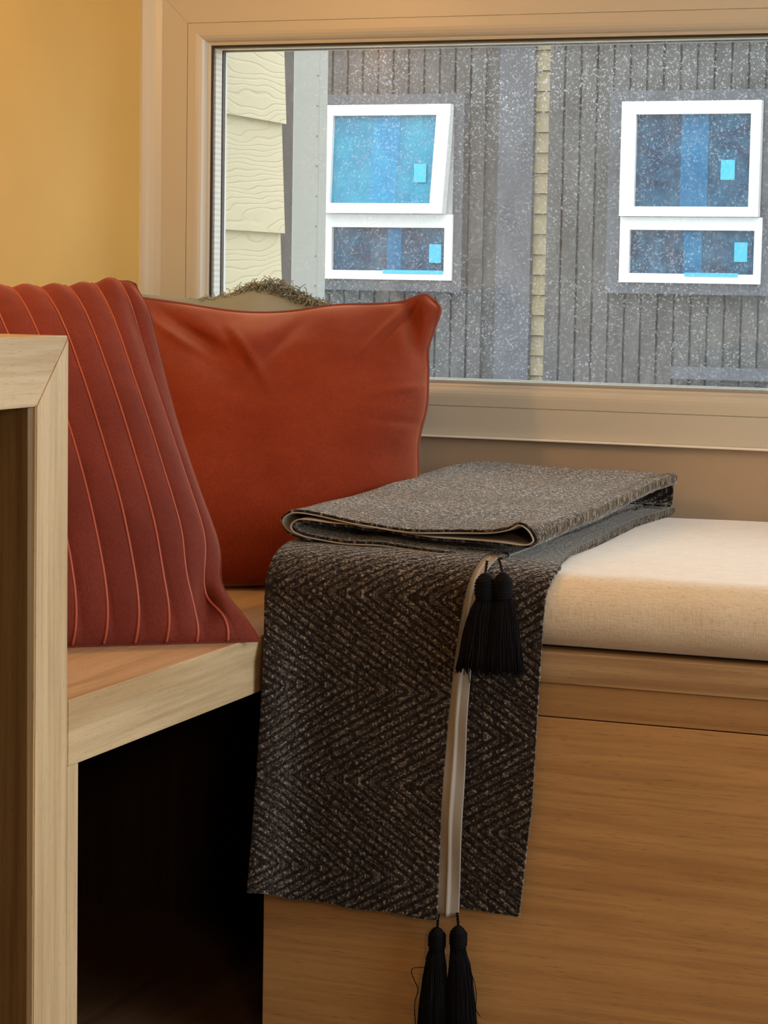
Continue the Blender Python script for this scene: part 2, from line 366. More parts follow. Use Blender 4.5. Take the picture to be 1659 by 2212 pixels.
# jamb: narrow white board between the left wall and the frame, slightly rounded
jb = bmesh.new()
pr = [(XW-0.002, 3.667), (XW+0.004, 3.6655), (XW+0.010, 3.668), (XW+0.016, 3.672), (XW+0.024, 3.6755), (WX0+0.0005, 3.679), (WX0+0.0005, 3.70), (XW-0.002, 3.70)]
lo = [jb.verts.new((x, y, ZB)) for x, y in pr]; hi = [jb.verts.new((x, y, CEIL)) for x, y in pr]
jb.faces.new(lo); jb.faces.new(hi[::-1])
for i in range(len(pr)): jb.faces.new((lo[i], hi[i], hi[(i+1) % len(pr)], lo[(i+1) % len(pr)]))
bmesh.ops.recalc_face_normals(jb, faces=jb.faces)
structure(bm_obj('trim_2', jb, 'frame'))
# right wall, unseen; its wide opening is added to bring in daylight from the side
wr = structure(empty('wall_right', (2.6, 0.7, FL)))
box('wall_pier', 2.5, 2.6, -2.2, 0.35, FL, CEIL, 'wall_plain', wr); box('wall_pier', 2.5, 2.6, 3.45, 3.8, FL, CEIL, 'wall_plain', wr)
box('lintel', 2.5, 2.6, 0.35, 3.45, 2.15, CEIL, 'wall_plain', wr)
w2 = structure(empty('added_side_window', (2.55, 1.9, FL)))  # added window frame in the unseen side opening
for y0 in (0.35, 1.87, 3.39): box('stile', 2.52, 2.58, y0, y0+0.06, FL, 2.15, 'upvc', w2)
box('rail', 2.52, 2.58, 0.41, 3.39, FL, FL+0.08, 'upvc', w2); box('rail', 2.52, 2.58, 0.41, 3.39, 2.09, 2.15, 'upvc', w2)
# ---- window 1
win = structure(empty('window_1', (0, YW, WZ0)))
PROF = [(0.0, 0.02), (0.0, 0.0006), (0.0006, 0.0), (0.0492, 0.0), (0.0497, 0.0022), (0.0503, 0.0022), (0.0508, 0.0), (0.066, 0.0002),
        (0.0715, 0.0010), (0.0765, 0.0035), (0.0800, 0.0075), (0.0818, 0.0120), (0.0820, 0.0150), (0.0845, 0.0152), (0.0875, 0.0165), (0.0877, 0.0200), (0.0877, 0.072), (0.0, 0.072)]
def member(name, side, prof, mat, gap=0.0003):
    bm = bmesh.new(); A = []; B = []
    for o, y in prof:
        x0, x1, z0, z1 = WX0+o, WX1-o, WZ0+o, WZ1-o
        e = gap if o < 0.05 else 0
        if side == 'left': a, b = (x0, z0+e), (x0, z1-e)
        elif side == 'right': a, b = (x1, z1-e), (x1, z0+e)
        elif side == 'top': a, b = (x0+e, z1), (x1-e, z1)
        else: a, b = (x1-e, z0), (x0+e, z0)
        A.append(bm.verts.new((a[0], YW+y, a[1]))); B.append(bm.verts.new((b[0], YW+y, b[1])))
    n = len(prof); bm.faces.new(A); bm.faces.new(B[::-1])
    for i in range(n): bm.faces.new((A[i], B[i], B[(i+1) % n], A[(i+1) % n]))
    bmesh.ops.recalc_face_normals(bm, faces=bm.faces)
    return bm_obj(name, bm, mat, win)
for s in ('left', 'top', 'bottom', 'right'): member('frame_member', s, PROF, 'frame')
GSK = [(0.0878, 0.0185), (0.0912, 0.0192), (0.0912, 0.0222), (0.0878, 0.0222)]
for s in ('left', 'top', 'bottom', 'right'): member('gasket', s, GSK, 'gasket_grey' if s == 'bottom' else 'gasket', 0)
SP = [(0.0885, 0.0275), (0.0930, 0.0275), (0.0930, 0.0520), (0.0885, 0.0520)]
for s in ('left', 'top', 'bottom', 'right'): member('spacer_bar', s, SP, 'spacer' if s in ('left', 'right') else 'frame', 0)
GS2 = [(0.0885, 0.0565), (0.0935, 0.0565), (0.0935, 0.0630), (0.0885, 0.0630)]
for s in ('left', 'top', 'bottom', 'right'): member('gasket', s, GS2, 'gasket_grey' if s == 'bottom' else 'gasket', 0)
OUT = [(0.086, 0.0635), (0.0950, 0.0635), (0.0950, 0.069), (0.086, 0.076)]
for s in ('left', 'top', 'bottom', 'right'): member('outer_bead', s, OUT, 'upvc', 0)
box('glass_pane', WX0+0.088, WX1-0.088, YW+0.0240, YW+0.0270, WZ0+0.088, WZ1-0.088, 'glass2', win)
box('glass_pane', WX0+0.088, WX1-0.088, YW+0.0528, YW+0.0558, WZ0+0.088, WZ1-0.088, 'glass', win)['label'] = 'outer pane covered in dried water spots'
# ================================================================ OUTSIDE
structure(box('ground_outside', -30, 30, 3.82, 40, -1.3, -1.2, 'concrete'))
# cream lap siding of the return wall next to the window
sw = tag(empty('cream_siding_wall', (-1.80, 3.9, -0.2)), 'cream wood-grain lap siding wall just outside the left end of the window', 'wall')
SX = on(480, 495, 1, 3.76)[0]
e0 = on(480, 495, 0, SX)[2]; expo = on(480, 243, 0, SX)[2]-e0
for k in range(-6, 6):
    z0 = e0+k*expo
    bm = bmesh.new()
    yA, yB = 3.815, 4.045
    pts = [(SX-0.012, z0), (SX, z0), (SX-0.010, z0+expo+0.01), (SX-0.020, z0+expo+0.01)]
    a = [bm.verts.new((x, 3.745, z)) for x, z in pts]; b = [bm.verts.new((x, yB, z)) for x, z in pts]
    bm.faces.new(a); bm.faces.new(b[::-1])
    for i in range(4): bm.faces.new((a[i], b[i], b[(i+1) % 4], a[(i+1) % 4]))
    bmesh.ops.recalc_face_normals(bm, faces=bm.faces)
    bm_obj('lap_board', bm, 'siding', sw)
box('sheathing', SX-0.12, SX-0.024, 3.81, 4.03, -0.4, 2.6, 'clad', sw)
box('corner_trim', SX-0.11, SX-0.012, 4.046, 4.095, -0.4, 2.6, 'clad', sw)['label'] = 'dark grey corner trim'
pl = on(632, 300, 1, 5.0)[0]; pr_ = on(713, 300, 1, 5.0)[0]
po = tag(empty('grey_post', ((pl+pr_)/2, 5.05, -1.2)), 'pale grey painted metal post between the cream siding and the dark building', 'post')
box('post_shaft', pl, pr_-0.027, 5.0, 5.05, -1.2, 3.4, 'pillar', po, 0.003)
for k_ in range(14): box('rivet', pr_-0.034, pr_-0.0315, 4.9985, 5.0, 0.7+0.07*k_, 0.7025+0.07*k_, 'clad_trim', po)
# far dark buildings
YD = 14.0
def far(px, py=420, Y=YD): return on(px, py, 1, Y)[0]
def plank_run(root, x0, x1, pitch, z0, z1, Y):
    wd = pitch*0.86; me = None; x = x0
    while x + wd <= x1+0.001:
        if me is None:
            o = box('plank', -wd/2, wd/2, -0.03, 0.0, z0, z1, 'clad'); me = o.data
        else:
            o = bpy.data.objects.new('plank', me); COL.objects.link(o)
        o.parent = root; o.matrix_parent_inverse = parent_inv(root); o.location = (x+wd/2, Y, 0); x += pitch
dA = tag(empty('dark_building', (-6.5, 14.2, -1.2)), 'dark vertically clad building behind the left blue-filmed window, with smooth grey corner', 'building')
xa1, xa2 = far(1076), far(1152)
box('wall', -9.5, xa1, YD+0.0, YD+0.02, -1.2, 5.0, 'clad', dA)
plank_run(dA, -7.4, xa1, 0.106, -1.2, 5.0, YD)
box('corner_panel', xa1+0.005, xa2, YD-0.035, YD+0.02, -1.2, 5.0, 'clad_trim', dA)
xb0 = far(1185)
dB = tag(empty('dark_building', (-3.0, 14.2, -1.2)), 'dark vertically clad building behind the right blue-filmed window, beyond the cream strip', 'building')
box('wall', xb0+0.01, 3.0, YD, YD+0.02, -1.2, 5.0, 'clad', dB)
plank_run(dB, xb0, 0.3, 0.106, -1.2, 5.0, YD)
def far_window(root, o, up, lo, style, casing, tilt=0.0):
    """o: outer px box, up / lo: glass px boxes, casing: px box of dark surround"""
    Y = YD-0.05
    def B(name, b, y0, y1, mat, par, bev=0.0):
        a0 = on(b[0], b[3], 1, Y); a1 = on(b[2], b[1], 1, Y)
        xm = (on(b[0], b[1], 1, Y)[0]+a0[0])/2; xM = (a1[0]+on(b[2], b[3], 1, Y)[0])/2
        zm = (a0[2]+on(b[2], b[3], 1, Y)[2])/2; zM = (a1[2]+on(b[0], b[1], 1, Y)[2])/2
        return box(name, xm, xM, y0, y1, zm, zM, mat, par, bev), (xm, xM, zm, zM)
    def ring(name, b, inner, y0, y1, mat, par):
        _, q = B('t', b, 0, 1, mat, None); bpy.data.objects.remove(_)
        _, p = B('t', inner, 0, 1, mat, None); bpy.data.objects.remove(_)
        g = Geo()
        for (x0, x1, z0, z1) in ((q[0], p[0], q[2], q[3]), (p[1], q[1], q[2], q[3]), (p[0], p[1], q[2], p[2]), (p[0], p[1], p[3], q[3])):
            V = [(x, y, z) for z in (z0, z1) for y in (y0, y1) for x in (x0, x1)]
            g.add(V, [(0, 1, 3, 2), (4, 6, 7, 5), (0, 4, 5, 1), (2, 3, 7, 6), (0, 2, 6, 4), (1, 5, 7, 3)])
        return g.obj(name, mat, par, False), p
    ring('window_casing', casing, o, Y-0.06, Y+0.02, 'clad_trim', root)
    wn = empty('window', (far((o[0]+o[2])/2), Y, on(o[0], o[3], 1, Y)[2])); wn.parent = root; wn.matrix_parent_inverse = parent_inv(root)
    mid = (up[3]+lo[1])/2
    f1, p1 = ring('upper_sash', (o[0]+6, o[1], o[2], mid-4), up, Y-0.12, Y-0.04, 'upvc', wn)
    f2, p2 = ring('lower_frame', (o[0], mid-3, o[2], o[3]), lo, Y-0.08, Y+0.02, 'upvc', wn)
    B('frame_back', (o[0], o[1], o[2], mid-3), Y-0.03, Y+0.0, 'upvc', wn)
    g1, _ = B('pane', (up[0]-3, up[1]-3, up[2]+3, up[3]+3), Y-0.085, Y-0.07, style[0], wn)
    g2, _ = B('pane', (lo[0]-3, lo[1]-3, lo[2]+3, lo[3]+3), Y-0.045, Y-0.03, style[2], wn)
    fs, _ = B('film_strip', style[4], Y-0.088, Y-0.0855, style[1], wn)
    B('film_strip', style[5], Y-0.048, Y-0.0455, style[3], wn)
    for s_, y_ in style[6]: B('sticker', s_, Y-y_-0.004, Y-y_, 'film_edge', wn)
    if tilt:
        # awning sash stands open: its outer edge swings out
        xl_, zt_, hh = p1[0]-0.08, p1[3]+0.08, (p1[3]-p1[2]+0.16)
        for ob in (f1, g1, fs):
            for v in ob.data.vertices:
                k_ = (zt_-(v.co.z))/hh
                v.co.x = xl_+(v.co.x-xl_)*(1-0.035*k_); v.co.y -= 0.05*k_
    return wn
far_window(dA, (709, 229, 985, 604), (734, 252, 956, 441), (726, 492, 968, 585),
           ('film_teal', 'film_blue', 'film_navy', 'film_royal', (818, 252, 876, 441), (842, 492, 872, 585),
            [((909, 356, 935, 396), 0.125), ((933, 528, 959, 568), 0.049), ((836, 584, 966, 592), 0.081)]), (690, 205, 1006, 628), tilt=1.0)
far_window(dB, (1345, 221, 1650, 612), (1382, 249, 1628, 448), (1366, 498, 1634, 592),
           ('film_navy', 'film_royal', 'film_navy', 'film_royal', (1478, 249, 1536, 448), (1480, 498, 1520, 592),
            [((1564, 347, 1594, 390), 0.089), ((1590, 524, 1618, 566), 0.049), ((1485, 590, 1600, 598), 0.081)]), (1318, 196, 1675, 636))
l0 = far(1462, 800)
box('ledge', l0, 0.2, YD-0.16, YD-0.032, on(1462, 816, 1, YD)[2], on(1462, 790, 1, YD)[2], 'clad_trim', dB)
# cream strip far behind, between the dark buildings
cs = tag(empty('cream_building', (-4.65, 14.12, -1.2)), 'narrow strip of cream lap siding seen in the gap between two dark buildings', 'building')
z = -1.2
me = None
while z < 5.0:
    if me is None:
        o = box('lap_board', -5.4, -3.9, 14.06, 14.095, 0, 0.124, 'siding_far', cs)
        for v in o.data.vertices:
            if v.co.z > 0.1: v.co.y += 0.02
        me = o.data; o.location.z = z
    else:
        o = bpy.data.objects.new('lap_board', me); COL.objects.link(o); o.parent = cs; o.matrix_parent_inverse = parent_inv(cs); o.location.z = z
    z += 0.129
box('sheathing', -5.4, -3.9, 14.12, 14.2, -1.2, 5.0, 'clad', cs)
# ================================================================ FURNITURE
# window bench (right arm of the L)
bn = tag(empty('window_bench', (0.2, YF+0.4, FL)), 'long honey-toned wooden window bench with plain drawer front, under the cream seat cushion', 'bench')
box('bench_top', XL, 2.3, YF, YW-0.002, 0.4095, ZB, 'oak_x', bn, 0.0012)
box('top_rail', XL-0.012, 2.3, YF+0.003, YF+0.045, 0.3655, 0.4090, 'rail', bn, 0.0008)
box('front_panel', XL-0.0135, 2.3, YF+0.002, YF+0.022, FL+0.002, 0.3640, 'panel', bn, 0.001)
box('side_panel', XL-0.0125, XL+0.006, YF+0.046, YW-0.004, FL, 0.4085, 'shade_board', bn)
# left arm of the L
lb = tag(empty('corner_bench', (-1.54, 2.5, FL)), 'thick light oak bench slab open underneath, carrying the striped cushion', 'bench')
prism_x('bench_slab', [(2.2235, 0.3752), (YF-0.001, 0.3752), (YF-0.001, ZB), (2.2235, ZB)], XW+0.002, XL, 'oak_y', lb, 0.0012)
box('corner_board', XW+0.002, XL-0.0005, YF, YW-0.003, 0.4098, ZB-0.0005, 'oak_top', lb)
# thin veneer sheet on top carries warmer flat-sawn grain
box('bench_top_veneer', XW+0.004, XL-0.0016, 2.226, YF-0.001, ZB-0.0005, ZB+0.0004, 'oak_top', lb)
box('support_board', XW+0.002, XL-0.0004, 2.2235, 2.2490, FL, 0.3750, 'oak_z', lb, 0.0008)
bk = box('back_board', XW+0.002, XW+0.02, 2.252, YW-0.006, FL, 0.3745, 'shade_board', lb); bk['label'] = 'board closing the space under the slab, its colour darkened to stand for shade'
box('back_board', XW+0.022, XL-0.02, 3.35, 3.37, FL, 0.3745, 'shade_board', lb)
box('underside_board', XW+0.022, XL-0.004, 2.252, 3.348, 0.3735, 0.3749, 'shade_board', lb)  # thin darkened sheet that deepens the shade under the slab
# side table of mitred boards
st = tag(empty('side_table', (-1.54, 1.7, FL)), 'light oak waterfall side table of thick mitred boards at left edge', 'table')
prism_x('table_top', [(1.1, 0.857), (2.2222, 0.857), (2.1512, 0.7820), (1.171, 0.7820)], XW+0.003, XL, 'oak_y', st, 0.0014)
prism_x('end_board', [(2.2226, 0.8565), (2.2226, FL), (2.1455, FL), (2.1515, 0.7822)], XW+0.003, XL, 'oak_z', st, 0.0014)
prism_x('end_board', [(1.0996, 0.8565), (1.0996, FL), (1.171, FL), (1.1708, 0.7822)], XW+0.003, XL, 'oak_z', st, 0.0014)
for y_ in (2.138,): box('inner_shade_panel', XW+0.02, XL-0.003, y_, y_+0.0125, FL, 0.781, 'shade_veneer', st)['label'] = 'inner panel in a brown darkened to stand for shade'  # added sheet, stands for the shade under the table top
# ---- seat cushion
def seat_cushion():
    x0, x1, y0, y1, z0, z1 = -1.203, 2.2, 2.797, 3.668, ZB+0.003, 0.549
    bm = bmesh.new(); nx, ny, nz = 170, 44, 10
    # superellipsoid-like rounded box built as a cube grid
    bmesh.ops.create_cube(bm, size=2)
    V = []; Fc = []
    def face(axis, sgn, na, nb):
        base = len(V)
        for i in range(na+1):
            for j in range(nb+1):
                a, b = -1+2*i/na, -1+2*j/nb
                p = [0, 0, 0]; p[axis] = sgn; p[(axis+1) % 3] = a; p[(axis+2) % 3] = b; V.append(p)
        for i in range(na):
            for j in range(nb):
                q = (base+i*(nb+1)+j, base+(i+1)*(nb+1)+j, base+(i+1)*(nb+1)+j+1, base+i*(nb+1)+j+1)
                Fc.append(q if sgn > 0 else q[::-1])
    bm.free()
    face(0, 1, ny, nz); face(0, -1, ny, nz); face(1, 1, nz, nx); face(1, -1, nz, nx); face(2, 1, nx, ny); face(2, -1, nx, ny)
    V = np.array(V, float)
    h = np.array([(x1-x0)/2, (y1-y0)/2, (z1-z0)/2]); c = np.array([(x0+x1)/2, (y0+y1)/2, (z0+z1)/2])
    P = V*h; r = 0.043
    core = np.clip(P, -(h-r), h-r); d = P-core; L = np.linalg.norm(d, axis=1, keepdims=True)
    # spread samples near the rim so that the rounding is smooth
    P = np.where(L > 1e-9, core+d/np.maximum(L, 1e-9)*r, P)
    P += c
    top = P[:, 2] > z1-0.03
    P[:, 2] += np.where(top, 0.003*vnoise(P, 3.5), 0)
    P[:, 1] += np.where(P[:, 1] < y0+0.03, -0.003*np.cos((P[:, 2]-c[2])/h[2]*1.5)+0.0012*vnoise(P, 14), 0)
    return V, P, Fc
V_, P_, F_ = seat_cushion()
bm = bmesh.new()
vs = [bm.verts.new(p) for p in P_]
for f in F_:
    try: bm.faces.new([vs[i] for i in f])
    except ValueError: pass
bmesh.ops.remove_doubles(bm, verts=bm.verts, dist=1e-5)
sc_ = bm_obj('seat_cushion', bm, 'linen', None, True)
tag(sc_, 'long cream linen seat cushion lying on the window bench', 'cushion')
md = sc_.modifiers.new('smooth', 'SUBSURF'); md.levels = 1; md.render_levels = 1
# ---- pillows
def pillow(name, c, T, n, pinch, mat, parent, wrinkle=None, outline=None, p=2.0, q=0.62, back=0.6, flat=False):
    BL, BR, TR, TL = [np.array(k, float) for k in c]
    s = np.sin(np.linspace(-1, 1, n)*math.pi/2*0.98)/math.sin(math.pi/2*0.98)
    Ug, Vg = np.meshgrid(s, s, indexing='ij')
    u = Ug*(1-pinch[0]*(1-Vg**2)*np.abs(Ug)**2.0); v = Vg*(1-pinch[1]*(1-Ug**2)*np.abs(Vg)**2.0)
    a, b = (u+1)/2, (v+1)/2
    G = ((1-a)*(1-b))[..., None]*BL+(a*(1-b))[..., None]*BR+(a*b)[..., None]*TR+((1-a)*b)[..., None]*TL
    if outline is not None: G = G + outline(Ug, Vg)
    nn = np.cross(BR-BL+TR-TL, TL-BL+TR-BR); nn /= np.linalg.norm(nn)   # points to the viewer side
    if flat: nn = nn*np.array([1, 1, 0.15]); nn /= np.linalg.norm(nn)
    h = (np.clip(1-np.abs(Ug)**p, 0, 1)*np.clip(1-np.abs(Vg)**p, 0, 1))**q
    H = T*h
    if wrinkle is not None: H = H+wrinkle(Ug, Vg, h)
    A = (G+nn*H[..., None]); B = (G-nn*(T*back*h)[..., None])
    N0 = n*n; I = np.arange(N0).reshape(n, n)
    a_, b_, c_, d_ = I[:-1, :-1].ravel(), I[1:, :-1].ravel(), I[1:, 1:].ravel(), I[:-1, 1:].ravel()
    Fc = np.concatenate([np.stack([a_, b_, c_, d_], 1), np.stack([a_+N0, d_+N0, c_+N0, b_+N0], 1)]).tolist()
    Vt = np.vstack([A.reshape(-1, 3), B.reshape(-1, 3)])
    bm = bmesh.new(); vs = [bm.verts.new(x) for x in Vt]
    for f in Fc: bm.faces.new([vs[i] for i in f])
    bmesh.ops.remove_doubles(bm, verts=bm.verts, dist=2e-5)
    o = bm_obj(name, bm, mat, parent, True)
    ring = [G[i, 0] for i in range(n)]+[G[-1, j] for j in range(1, n)]+[G[i, -1] for i in range(n-2, -1, -1)]+[G[0, j] for j in range(n-2, 0, -1)]
    return o, A, G, nn, s, ring
def gauss(x, y, cx, cy, sx, sy, rot=0.0):
    dx, dy = x-cx, y-cy; c, s = math.cos(rot), math.sin(rot)
    X, Y_ = c*dx+s*dy, -s*dx+c*dy
    return np.exp(-(X/sx)**2-(Y_/sy)**2)
# burnt orange velvet pillow
def w_or(U, V, h):
    W = -0.016*gauss(U, V, -0.38, 0.62, 0.09, 0.32, 0.75)-0.010*gauss(U, V, 0.05, 0.66, 0.06, 0.22, -0.5)
    W += 0.010*gauss(U, V, -0.12, 0.70, 0.12, 0.2, 0.3)+0.009*gauss(U, V, -0.6, 0.45, 0.14, 0.4, 0.8)
    W -= 0.020*gauss(U, V, 0.86, 0.80, 0.05, 0.2, 0.35)
    W += 0.006*np.sin(14*U+3*V)*gauss(U, V, 0.2, 1.0, 1.2, 0.28)*np.sqrt(h)
    W += 0.005*np.sin(17*V+2)*gauss(U, V, 1.0, 0.1, 0.25, 1.0)*np.sqrt(h)
    W += 0.008*gauss(U, V, -0.52, 0.66, 0.035, 0.30, 0.95)-0.007*gauss(U, V, -0.44, 0.72, 0.03, 0.26, 0.95)
    W += 0.007*gauss(U, V, -0.10, 0.55, 0.030, 0.26, 0.55)-0.007*gauss(U, V, -0.17, 0.60, 0.03, 0.22, 0.55)
    W += 0.005*gauss(U, V, 0.70, 0.78, 0.03, 0.24, -0.5)-0.006*gauss(U, V, 0.77, 0.80, 0.03, 0.24, -0.5)
    W += 0.004*gauss(U, V, 0.88, 0.30, 0.22, 0.03, 0.2)-0.005*gauss(U, V, 0.90, 0.05, 0.20, 0.03, -0.1)
    W *= 1.45
    W -= 0.052*np.clip((V-0.15)/0.85, 0, 1)*h
    P = np.stack([U*1.7, V*1.7, 0*U], -1).reshape(-1, 3)
    W += (0.0055*vnoise(P, 1.6, 3).reshape(U.shape)+0.0014*vnoise(P, 5, 1).reshape(U.shape))*h
    return W
def o_or(U, V):
    e = np.zeros(U.shape+(3,))
    e[..., 2] -= 0.031*(1-U**2)*gauss(U, V, U, -1.0, 1, 0.4)
    e[..., 2] -= 0.010*gauss(U, V, 1, 1, 0.07, 0.07); e[..., 0] -= 0.007*gauss(U, V, 1, 1, 0.07, 0.07)
    e[..., 2] += 0.014*gauss(U, V, 0.93, 1.0, 0.12, 0.25)-0.014*gauss(U, V, -0.15, 1.0, 0.45, 0.25)+0.003*gauss(U, V, 0.35, 1.0, 0.2, 0.2)
    e[..., 0] += 0.006*gauss(U, V, 1.0, 0.9, 0.3, 0.1)-0.006*gauss(U, V, 1.0, 0.62, 0.2, 0.12)+0.004*gauss(U, V, 1.0, 0.2, 0.2, 0.15)-0.004*gauss(U, V, 1.0, -0.1, 0.2, 0.15)
    return e
tr = on(948, 652, 1, 3.52); tl = on(262, 640, 1, 3.37)
pr1 = tag(empty('orange_velvet_pillow', (-1.42, 3.25, ZB)), 'plain burnt orange velvet pillow with piped edge, leaning against the window', 'pillow')
o, A, G, nn, s, ring = pillow('pillow_body', ((-1.675, 3.10, 0.455), (on(896, 1200, 1, 3.27)[0], 3.27, 0.490), tr, tl), 0.125, 150, (0.035, 0.05), 'velvet_rust', pr1, w_or, o_or, p=2.8, q=0.55, back=0.32, flat=True)
V, Fc = tube_geo([r+nn*-0.001 for r in ring[::2]], 0.0036, 8, True); mesh_obj('piping', V, Fc, 'piping', pr1, True)['label'] = 'dark red-brown piping cord'
# brick striped velvet pillow
def pts_px(L, ax, val): return [on(x, y, ax, val) for x, y in L]
br = on(563, 1384, 2, 0.4525); trs = on(309, 606, 1, 2.885)
bdir = np.array([-0.78, -0.63, 0.0]); bdir /= np.linalg.norm(bdir)
bl = br+bdir*0.455; tls = trs+bdir*0.455+np.array([0, 0, -0.004])
LINES = [1-2*(0.030+0.0405*k)/0.455 for k in range(11)]
def w_st(U, V, h):
    d = np.full(U.shape, 1e9)
    for l in LINES: d = np.minimum(d, np.abs(U-l))
    d = np.minimum(d, np.abs(U-1.0)); m_ = d/(0.0405/0.455)
    W = 0.0070*(np.sqrt(np.clip(1-(1-np.clip(m_, 0, 1))**2, 0, 1))-1)*np.clip(h*3, 0, 1)
    P = np.stack([U*1.7, V*1.7, 0*U], -1).reshape(-1, 3)
    W += (0.004*vnoise(P, 1.5, 8).reshape(U.shape)+0.0012*vnoise(P, 6, 2).reshape(U.shape))*h
    W -= 0.030*gauss(U, V, 0.80, -0.80, 0.16, 0.07, 0.8)*1.0
    W -= 0.008*gauss(U, V, 0.88, 0.55, 0.07, 0.3, 0.1)
    return W
def o_st(U, V):
    e = np.zeros(U.shape+(3,))
    e[..., 2] += 0.008*gauss(U, V, 0.9, 1.0, 0.2, 0.2)+0.0022*np.cos((U-LINES[0])*math.pi/(0.0405/0.455))*gauss(U, V, 0, 1, 9, 0.15)*-1
    e[..., 2] -= (0.0125*(1-U**2))*gauss(U, V, U, -1.0, 1, 0.45)
    e += (bdir*0.010+np.array([0, 0, -0.012]))*gauss(U, V, 1.0, 1.0, 0.13, 0.13)[..., None]
    e += -bdir*(-0.020*gauss(U, V, 1.0, -0.72, 0.35, 0.16)-0.005*gauss(U, V, 1.0, 0.0, 0.4, 0.6))[..., None]
    return e
pr2 = tag(empty('striped_velvet_pillow', tuple(((bl+br)/2)[:3])), 'brick red velvet pillow with channel stripes and coral welts, leaning by the oak table', 'pillow')
o, A, G, nn, s, ring = pillow('pillow_body', (bl, br, trs, tls), 0.092, 190, (0.055, 0.05), 'velvet_brick', pr2, w_st, o_st, p=2.3, q=0.6, back=0.5)
for l in LINES:
    line = []
    for j in range(len(s)):      # the welts sweep towards the left where they near the lower seam
        lj = l-0.055*math.exp(-(s[j]+1)/0.13)-0.03*math.exp(-(1-s[j])/0.10)
        fi = np.interp(lj, s, np.arange(len(s))); i0 = int(min(fi, len(s)-2)); t = fi-i0
        line.append(A[i0, j]*(1-t)+A[i0+1, j]*t)
    line = [p_+nn*0.0006 for p_ in line[3:-2:2]]
    V, Fc = tube_geo(line, [0.0021-0.0013*k_/(len(line)-1) for k_ in range(len(line))], 6); mesh_obj('welt', V, Fc, 'welt', pr2, True)
V, Fc = tube_geo(ring[::2], 0.0016, 6, True); mesh_obj('edge_seam', V, Fc, 'velvet_brick', pr2, True)
# grey fringed pillow behind
def o_gr(U, V):
    e = np.zeros(U.shape+(3,)); e[..., 2] += 0.030*gauss(U, V, 0.28, 1.0, 0.40, 0.5)+0.0*U
    return e
gl_, gr_ = on(296, 634, 1, 3.55), on(735, 662, 1, 3.55)
pr3 = tag(empty('fringed_grey_pillow', (-1.6, 3.55, ZB)), 'sage grey linen pillow with frayed fringe, peeking over the orange pillow', 'pillow')
o, A, G, nn, s, ring = pillow('pillow_body', ((gl_[0]+0.01, 3.50, 0.47), (gr_[0]-0.01, 3.50, 0.47), gr_, gl_), 0.045, 60, (0.03, 0.02), 'linen_grey', pr3, None, o_gr, back=0.4)
g = Geo(); rnd = random.Random(4)
top = [Vector(r) for r in G[:, -1]]
for k in range(1500):
    fu = rnd.random()
    # dense tuft on the raised right half, a few strands elsewhere
    if k < 1400: fu = min(0.985, max(0.40, rnd.gauss(0.66, 0.12)))
    fi = fu*(len(top)-1); i0 = int(fi); p = top[i0].lerp(top[min(i0+1, len(top)-1)], fi-i0)
    if k >= 1400 and rnd.random() < 0.55: continue
    dens = math.exp(-((fu-0.66)/0.17)**2)
    L = rnd.uniform(0.012, 0.028)*(0.35+0.75*dens)
    an = rnd.gauss(-0.3 if fu < 0.6 else 0.6, 0.55); d = Vector((math.sin(an), rnd.gauss(-0.25, 0.5), abs(math.cos(an))*0.9)).normalized()
    q = []; cur = p+Vector((0, rnd.uniform(-0.006, 0.006), -0.003)); dd = d.copy()
    cv = rnd.choice((-1, 1))*rnd.uniform(0.3, 1.1)
    for _ in range(7):
        q.append(cur.copy()); dd = (Vector((dd.x*math.cos(cv)+dd.z*math.sin(cv), dd.y, -dd.x*math.sin(cv)+dd.z*math.cos(cv)))+Vector((rnd.gauss(0, .2), rnd.gauss(0, .2), rnd.gauss(0.1, .2)))).normalized(); cur = cur+dd*L/6
    V, Fc = tube_geo(q, 0.0008, 3); g.add(V, Fc)
o = g.obj('fringe', 'fringe', pr3, False); o['kind'] = 'stuff'; o['label'] = 'short frayed grey-green threads'
